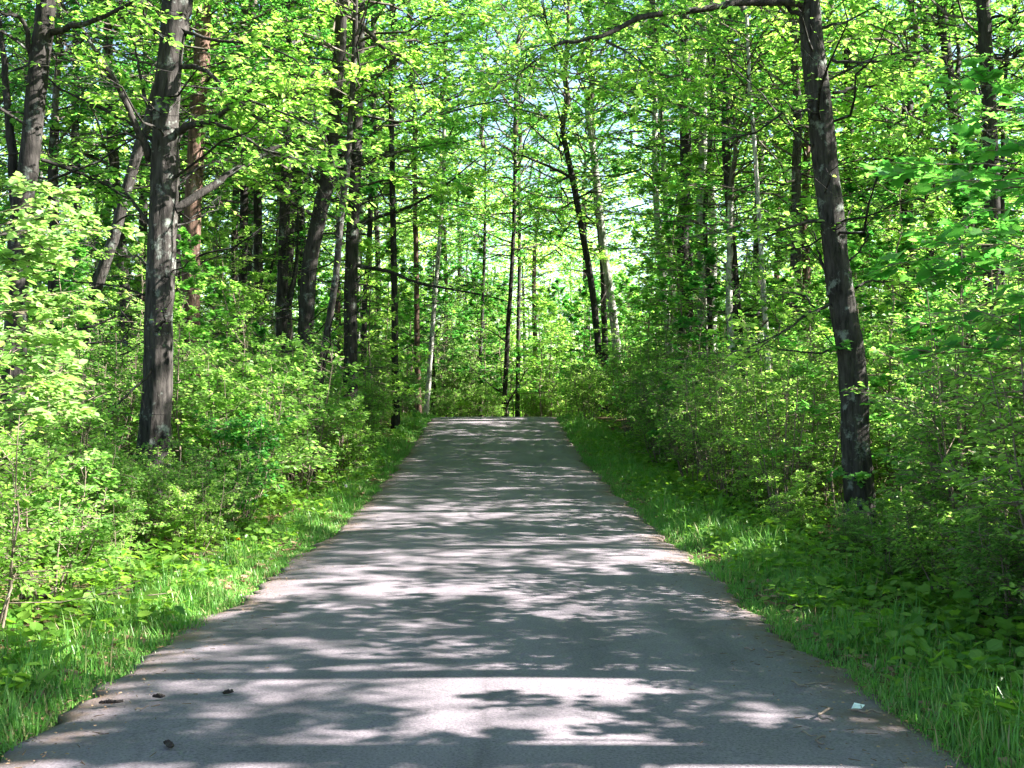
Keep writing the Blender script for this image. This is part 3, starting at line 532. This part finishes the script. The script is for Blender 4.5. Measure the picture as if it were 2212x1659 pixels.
class Spots:
    def __init__(s): s.p = []
    def ok(s, x, y, dmin):
        return all((x-a)**2+(y-b)**2 > min(dmin, c)**2 for a, b, c in s.p)
    def add(s, x, y, dmin): s.p.append((x, y, dmin))
SP = Spots()
for o in list(C.objects):
    if o.type == 'EMPTY': SP.add(o.location.x, o.location.y, .5)
def infr(x, y, m=0): return y > 2 and abs(x) < (1106/F)*y+m
rt = random.Random(5)
TREE_WORDS = ["grey", "dark", "reddish", "pale birch", "stout dark"]
def wood_tree(x, y, s, b=None):
    b = rt.randrange(5) if b is None else b; z = float(G(x, y)); w = where(x, y)
    size = "tall" if s > 1 else "smaller"
    lbl = f"{size} {TREE_WORDS[b]} leafy tree {w}" if w else ("leafy tree outside the right of the frame shading the path" if x > 0 else "leafy tree outside the left of the frame beside the path")
    root = empty("birch_tree" if b == 3 else "leafy_tree", (x, y, z), lbl, "tree", "trees filling the woods" if w else "trees just outside the frame", rt.uniform(0, 6.28))
    if w: unique(lbl, root)
    zs = s*rt.uniform(.9, 1.25)
    link("trunk", BOLES[b], root, sc=(s*rt.uniform(.8, 1.3),)*2+(zs,)); link("crown", CROWNS[rt.randrange(5)], root, (0, 0, 7*zs-.1), rt.uniform(0, 6.28), s)
shrub_ref = [None]
def scatter(n, xr, yr, dmin, fn, cond=lambda x, y: True, tries=4000):
    k = 0
    for _ in range(tries):
        if k >= n: break
        x = rt.uniform(*xr); y = rt.uniform(*yr)
        if abs(x-centre(y)) < HW+.55 and y < 40: continue
        if fn is not shrub_ref[0] and y > 2 and (y < 12.3 and abs(CX+x/y*F-1850) < 190 or y < 12.6 and abs(CX+x/y*F-335) < 150): continue
        if not cond(x, y) or not SP.ok(x, y, dmin): continue
        SP.add(x, y, dmin); fn(x, y); k += 1
tr = lambda x, y: wood_tree(x, y, rt.uniform(.8, 1.15)*(1+max(0, y-22)*.013))
scatter(32, (-17, -4.3), (18, 46), 2.0, tr)
scatter(22, (3.6, 14), (17, 34), 1.9, tr)
scatter(3, (8, 16), (36, 50), 1.9, tr)
scatter(6, (-9, 6), (48, 58), 2.0, lambda x, y: wood_tree(x, y, rt.uniform(1.1, 1.4), rt.choice((0, 2, 3))))
for x, y, b in ((-5.6, 30, 0), (5.6, 31.5, 3), (-5.0, 36.5, 3), (6.3, 37.5, 0), (4.6, 26.5, 3)): SP.add(x, y, 1.2); wood_tree(x, y, 1.5, b)
SP.add(5.2, 4.1, 1.0); wood_tree(5.2, 4.1, 1.15)
scatter(12, (4.2, 13), (-3, 17), 2.2, tr, lambda x, y: not infr(x, y, 1.5) and not 7.3 < y < 9.5)
scatter(5, (-14, -5), (2, 16), 2.8, tr, lambda x, y: not infr(x, y, 1.5))

def sapling(x, y, q=None, s=None):
    q = rt.randrange(5) if q is None else q; s = s or rt.uniform(.7, 1.2); w = where(x, y); st, cr = SAPS[q]
    kind = ["oval-leaved", "maple", "light green", "broad maple", "small-leaved"][q]; ht = "tall" if s*(3.6+.5*q) > 4.6 else "young"
    side = "left" if x < centre(y) else "right"
    lbl = f"{ht} {kind} sapling {w}" if w else f"leafy sapling outside the {side} of the frame"
    root = empty("maple_sapling" if q in (1, 3) else "sapling", (x, y, float(G(x, y))), lbl, "sapling", "saplings under the trees" if w else "saplings outside the frame", rt.uniform(0, 6.28))
    if w: unique(lbl, root)
    link("stem", st, root, sc=s); link("crown", cr, root, sc=s)
scatter(26, (-9, -3.3), (13, 22), 1.2, lambda x, y: sapling(x, y, None, rt.uniform(.55, .85)))
scatter(48, (-17, -3.3), (22, 44), 1.1, lambda x, y: sapling(x, y, None, rt.uniform(.8, 1.4)))
scatter(24, (3.1, 9), (12, 20), 1.1, lambda x, y: sapling(x, y, None, rt.uniform(.6, .95)))
scatter(46, (3.1, 14), (20, 35), 1.0, lambda x, y: sapling(x, y, None, rt.uniform(.8, 1.45)))
scatter(26, (-7, 7), (37, 52), 1.0, lambda x, y: sapling(x, y, None, rt.uniform(.9, 1.5)))
scatter(18, (3.2, 9), (0, 10), 1.0, sapling, lambda x, y: not infr(x, y, .9))
def shrub(x, y, q=None, s=None, fixed=False):
    q = rt.randrange(6) if q is None else q; s = s or rt.uniform(.7, 1.25)
    if sight(x, y) and not fixed: s = rt.uniform(.42, .58) if q < 6 else rt.uniform(.28, .36)
    if sight(x, y) and x < 0 and not fixed: s *= 1.35
    w = where(x, y); st, cr = SHRUBS[q]
    kind = ["small-leaved", "twiggy", "broad-leaved", "fine-leaved", "pale-leaved", "bushy", "leggy", "dense", "spreading"][q]; off = abs(x-centre(y))-HW
    side = "left" if x < centre(y) else "right"; row = "verge" if off < 1.6 else ("edge" if off < 3.2 else "woods")
    lbl = f"{kind} shrub on the {side} {row} {w}" if w else f"green shrub outside the {side} of the frame"
    root = empty("shrub", (x, y, float(G(x, y))), lbl, "shrub", "shrubs along the path and under the trees" if w else "shrubs outside the frame", rt.uniform(0, 6.28))
    if w: unique(lbl, root)
    link("stems", st, root, sc=s); link("foliage", cr, root, sc=s)
def sight(x, y):                                     # low growth only where the two big trunks show down to their feet
    ix = CX+x/y*F if y > 1 else 0
    return (y < 12.3 and -150 < ix-1850 < 175) or (y < 12.6 and abs(ix-335) < 110)
edgeL = lambda x, y: -(x-centre(y))-HW > .72+.35*rt.random(); edgeR = lambda x, y: (x-centre(y))-HW > .9+.4*rt.random()
shrub_ref[0] = shrub
scatter(58, (-5.6, -2.5), (6, 30), .6, lambda x, y: shrub(x, y, rt.choice((0, 1, 2, 3, 4, 5, 6)) if y > 10 else rt.choice((0, 1, 3, 5)), rt.uniform(.8, 1.25) if y > 10 else rt.uniform(.75, 1.05)), edgeL)
big = lambda x, y: shrub(x, y, rt.choice((0, 1, 3, 6, 6, 7, 7, 8, 8)), rt.uniform(.7, 1.1))
scatter(64, (2.8, 5.8), (5.2, 30), .6, big, edgeR)
scatter(30, (5.0, 10), (8, 24), .85, big)
scatter(26, (2.95, 5.2), (5.4, 10), .42, lambda x, y: shrub(x, y, rt.choice((0, 1, 3)), rt.uniform(.45, .8)))
scatter(24, (-12, -5.6), (9, 32), 1.0, shrub)
scatter(16, (5.6, 12), (16, 32), .9, shrub)
scatter(16, (-3.6, 4.6), (30, 40), .7, shrub)
low = lambda x, y: sapling(x, y, None, rt.uniform(.7, 1.2))
scatter(64, (-8, 9), (40, 58), .6, lambda x, y: sapling(x, y, None, rt.uniform(.8, 1.5)))
scatter(14, (2.4, 9), (33, 40), .7, lambda x, y: sapling(x, y, None, rt.uniform(.8, 1.15)))
scatter(30, (-7, 5), (40, 54), .5, lambda x, y: shrub(x, y, None, rt.uniform(1.1, 1.7)))

for x, y, q, s in ((-3.25, 11.0, 3, .62), (-3.75, 11.4, 0, .74), (-2.95, 10.3, 0, .58), (-3.45, 10.2, 5, .46), (-3.1, 11.7, 1, .66), (-3.9, 10.6, 3, .6), (-3.3, 9.2, 0, .5),
                   (3.35, 10.9, 0, .36), (3.05, 10.0, 3, .3), (3.5, 10.3, 1, .36), (2.95, 8.5, 0, .42), (3.3, 9.1, 3, .36), (3.25, 7.3, 1, .72), (2.95, 6.5, 0, .6), (3.75, 8.2, 3, .75), (2.95, 11.6, 1, .5), (3.6, 9.6, 0, .5), (3.3, 6.8, 3, .66)):
    shrub(x, y, q, s, True)

# conifer beside the crest, near saplings that hang into the frame
st, cr = CONIF
for (x, y, s, l) in ((-2.9, 41, .85, "dark drooping conifer left of the forked trunk beyond the crest"), (-4.6, 33, .9, "dark conifer among the leafy trees by the left end of the path")):
    root = empty("conifer", (x, y, float(G(x, y))), l, "conifer"); link("trunk", st, root, sc=s); link("crown", cr, root, sc=s)
def near_sapling(name, label, x, y, H, R, leaf, tmpl, size, seed, nb, h0, ntw, nlf, arc):
    st, cr = sapling_mesh(seed, H, R, nb, ntw, nlf, size, leaf, M_STEM, tmpl, h0, .03, arc)
    root = empty(name, (x, y, float(G(x, y))), label, "sapling"); link("stem", st, root); link("crown", cr, root)
near_sapling("maple_sapling", "dark green maple sapling with big lobed leaves drooping in at the right edge", 3.6, 6.6, 3.1, 1.5, M_LEAF2, T_MAPLE, .105, 611, 17, .5, 9, 6, (3.1, 1.0))
near_sapling("aspen_sapling", "pale sunlit sapling with rounded leaves at the left edge in front of the forked trunk", -4.15, 8.4, 2.9, .85, M_LEAFP, T_ROUND, .072, 612, 30, .45, 10, 9, (-.1, 1.2))

# far-off wood that reads as one mass
def woodland():
    r = np.random.default_rng(77); mb = MB(); nc = 5200
    cxx = r.uniform(-62, 62, nc); cyy = r.uniform(60, 84, nc)-.006*cxx**2
    h = 16*r.random(nc)**r.choice([.85, 2.2], nc); c = np.stack([cxx, cyy, -1+h+.5], -1); per = 75; n = nc*per; ii = np.repeat(np.arange(nc), per)
    p = c[ii]+r.normal(0, 1, (n, 3))*np.array([.9, .9, .55]); az = r.uniform(0, 6.283, n)
    leaves(mb, p, np.stack([np.cos(az), np.sin(az), r.normal(-.1, .3, n)], -1), np.stack([r.normal(0, .5, n), r.normal(0, .5, n), np.ones(n)], -1), r.uniform(.14, .28, n), 0, T_OVAL, None, r)
    nt2 = 170; b = np.stack([r.uniform(-60, 60, nt2), r.uniform(60, 84, nt2), np.full(nt2, -1.5)], -1); b[:, 1] -= .006*b[:, 0]**2; t = b+np.stack([r.normal(0, .5, nt2), r.normal(0, .5, nt2), r.uniform(8, 12, nt2)], -1)
    prisms(mb, b, t, r.uniform(.1, .18, nt2), .05, 1)
    tag(link("woodland", mb.mesh("woodland", [M_LEAF, M_BARK])), "far-off green wood closing the view behind the trees", "woodland", kind="stuff")
woodland()

# ------------------------------------------------------------------ small things on the path and verge
def on_path(px, py):                                 # where a sight line meets the path
    d = 4.0
    for _ in range(40): d = F*(CAMZ-(float(prof(d))+.04))/(py-CY)
    return np.array([(px-CX)/F*d, d, float(prof(d))+.04])
M_STICK = plain("dry_twig", (.17, .13, .10), .85); M_PAPER = plain("paper", (.75, .77, .75), .6); M_CONE = plain("dark_cone", (.035, .025, .02), .9)
def stick(label, pxs, r0, mat=M_STICK, fork=None, name="fallen_twig"):
    pts = [on_path(*q) for q in pxs]; b = pts[0].copy(); mb = MB(); s = spline(pts, 6)-b; s[:, 2] += r0*.8+.004*np.sin(np.arange(len(s))*.7)
    tube(mb, s, np.linspace(r0, r0*.55, len(s)), 6, 0, .12, len(pxs))
    if fork is not None:
        f = spline([s[len(s)//2], on_path(*fork)-b+np.array([0, 0, r0])], 4); tube(mb, f, np.linspace(r0*.6, r0*.3, len(f)), 5, 0)
    o = link(name, mb.mesh(name, [mat]), None, b); tag(o, label, "twig", "fallen twigs on the path"); return o
stick("hooked pale twig lying below the white paper scrap on the right of the path", [(1797, 1533), (1775, 1541), (1768, 1548), (1782, 1555), (1800, 1558)], .006)
stick("short curved twig nearest the camera on the right of the path", [(1782, 1594), (1765, 1598), (1764, 1604), (1780, 1609)], .006)
stick("straight thin twig left of the short curved twig on the path", [(1732, 1582), (1748, 1588), (1766, 1593)], .004)
stick("forked brown twig on the sunny patch by the right verge", [(1711, 1473), (1725, 1480), (1742, 1487)], .006, M_STICK, (1790, 1476))
stick("long dark twig reaching from the grass below the white paper scrap", [(1838, 1536), (1865, 1539), (1885, 1538), (1905, 1541)], .006)
stick("small dark twig across the path right of the middle", [(1608, 1402), (1622, 1404), (1631, 1406)], .006)
stick("thin twig beside the right verge above the forked twig", [(1650, 1405), (1662, 1408), (1684, 1409)], .005)
stick("pale thin twig on the shaded left part of the path", [(292, 1535), (305, 1531), (322, 1528)], .004)
o = on_path(1852, 1528); mb = MB()
mb.add(np.array([[-.032, -.02, 0], [.01, -.028, .003], [.036, .012, .006], [-.006, .024, .012], [-.032, -.02, .0015], [.01, -.028, .0045], [.036, .012, .0075], [-.006, .024, .0135]]),
       [[0, 3, 2, 1], [4, 5, 6, 7], [0, 1, 5, 4], [1, 2, 6, 5], [2, 3, 7, 6], [3, 0, 4, 7]])
tag(link("paper_scrap", mb.mesh("paper_scrap", [M_PAPER]), None, o), "small white paper scrap on the right side of the path", "litter")
def cone(label, px, py, L, rz):                      # scaly dark cone
    o = on_path(px, py); mb = MB(); t = np.linspace(0, 1, 9); tube(mb, np.stack([(t-.5)*L, .006*np.sin(t*5), 0*t+.008], -1), .007*np.sin(np.pi*(.12+.8*t))+.002, 8, 0, .15, int(px))
    r = np.random.default_rng(int(px)); n = 60; u = r.random(n); a = r.uniform(0, 6.28, n); rr = .007*np.sin(np.pi*(.12+.8*u))
    p = np.stack([(u-.5)*L, np.cos(a)*rr, np.abs(np.sin(a))*rr+.008], -1)
    leaves(mb, p, np.stack([np.full(n, .5), np.cos(a), np.sin(a)], -1), np.stack([np.full(n, -1.), np.cos(a), np.sin(a)], -1), .009, 0, T_ROUND, None, r)
    tag(link("fallen_cone", mb.mesh("fallen_cone", [M_CONE]), None, o, rz), label, "cone", "cones on the path")
cone("dark fallen cone in the shade band nearest the camera", 365, 1612, .075, 2.2)
cone("long dark fallen cone beside the left verge", 240, 1520, .10, .3)
cone("small dark fallen cone right of the long one", 342, 1508, .05, .1)
cone("brownish fallen cone farthest from the left verge", 492, 1499, .045, .8)
def dandelion(label, x, y, h, seed, white=False):
    z = float(G(x, y)); root = empty("dandelion_clock" if white else "dandelion", (x, y, z), label, "flower"); r = np.random.default_rng(seed)
    mb = MB(); tube(mb, [[0, 0, -.01], [.01, 0, h*.5], [.005, .01, h]], [.003, .003, .0025], 6); link("stem", mb.mesh("flower_stem", [M_WEED]), root)
    mb = MB(); n = 150; d = nrm(r.normal(size=(n, 3))); 
    if not white: d[:, 2] = np.abs(d[:, 2])*.7
    leaves(mb, np.tile([[.005, .01, h]], (n, 1)), d, r.normal(size=(n, 3)), .024 if white else .022, 0, T_NARROW, None, r)
    link("flower_head", mb.mesh("flower_head", [plain("seed_fluff", (.7, .7, .66)) if white else plain("yellow_petal", (.75, .42, .02))]), root)
for l, px, py, s, wh in (("yellow dandelion in the left verge grass near the fork of path shade", 513, 1204, 1, 0), ("yellow dandelion lowest on the left verge among broad weeds", 262, 1331, 2, 0), ("white dandelion clock on a tall stem beside the left edge of the path", 746, 1085, 3, 1)):
    p = on_path(px, py); dandelion(l, p[0], p[1], .26 if wh else .2, s, bool(wh))
b = P(140, 1340, 8.0); mb = MB(); tube(mb, [[-.3, -.05, .05], [0, 0, .07], [.25, .06, .06]], [.028, .03, .022], 8, 0, .1, 4)
x, y = b[0], 8.0; tag(link("fallen_log", mb.mesh("fallen_log", [M_BARK]), None, (x, y, float(G(x, y)))), "short grey piece of dead limb lying among the left weeds", "log")
rank_labels()
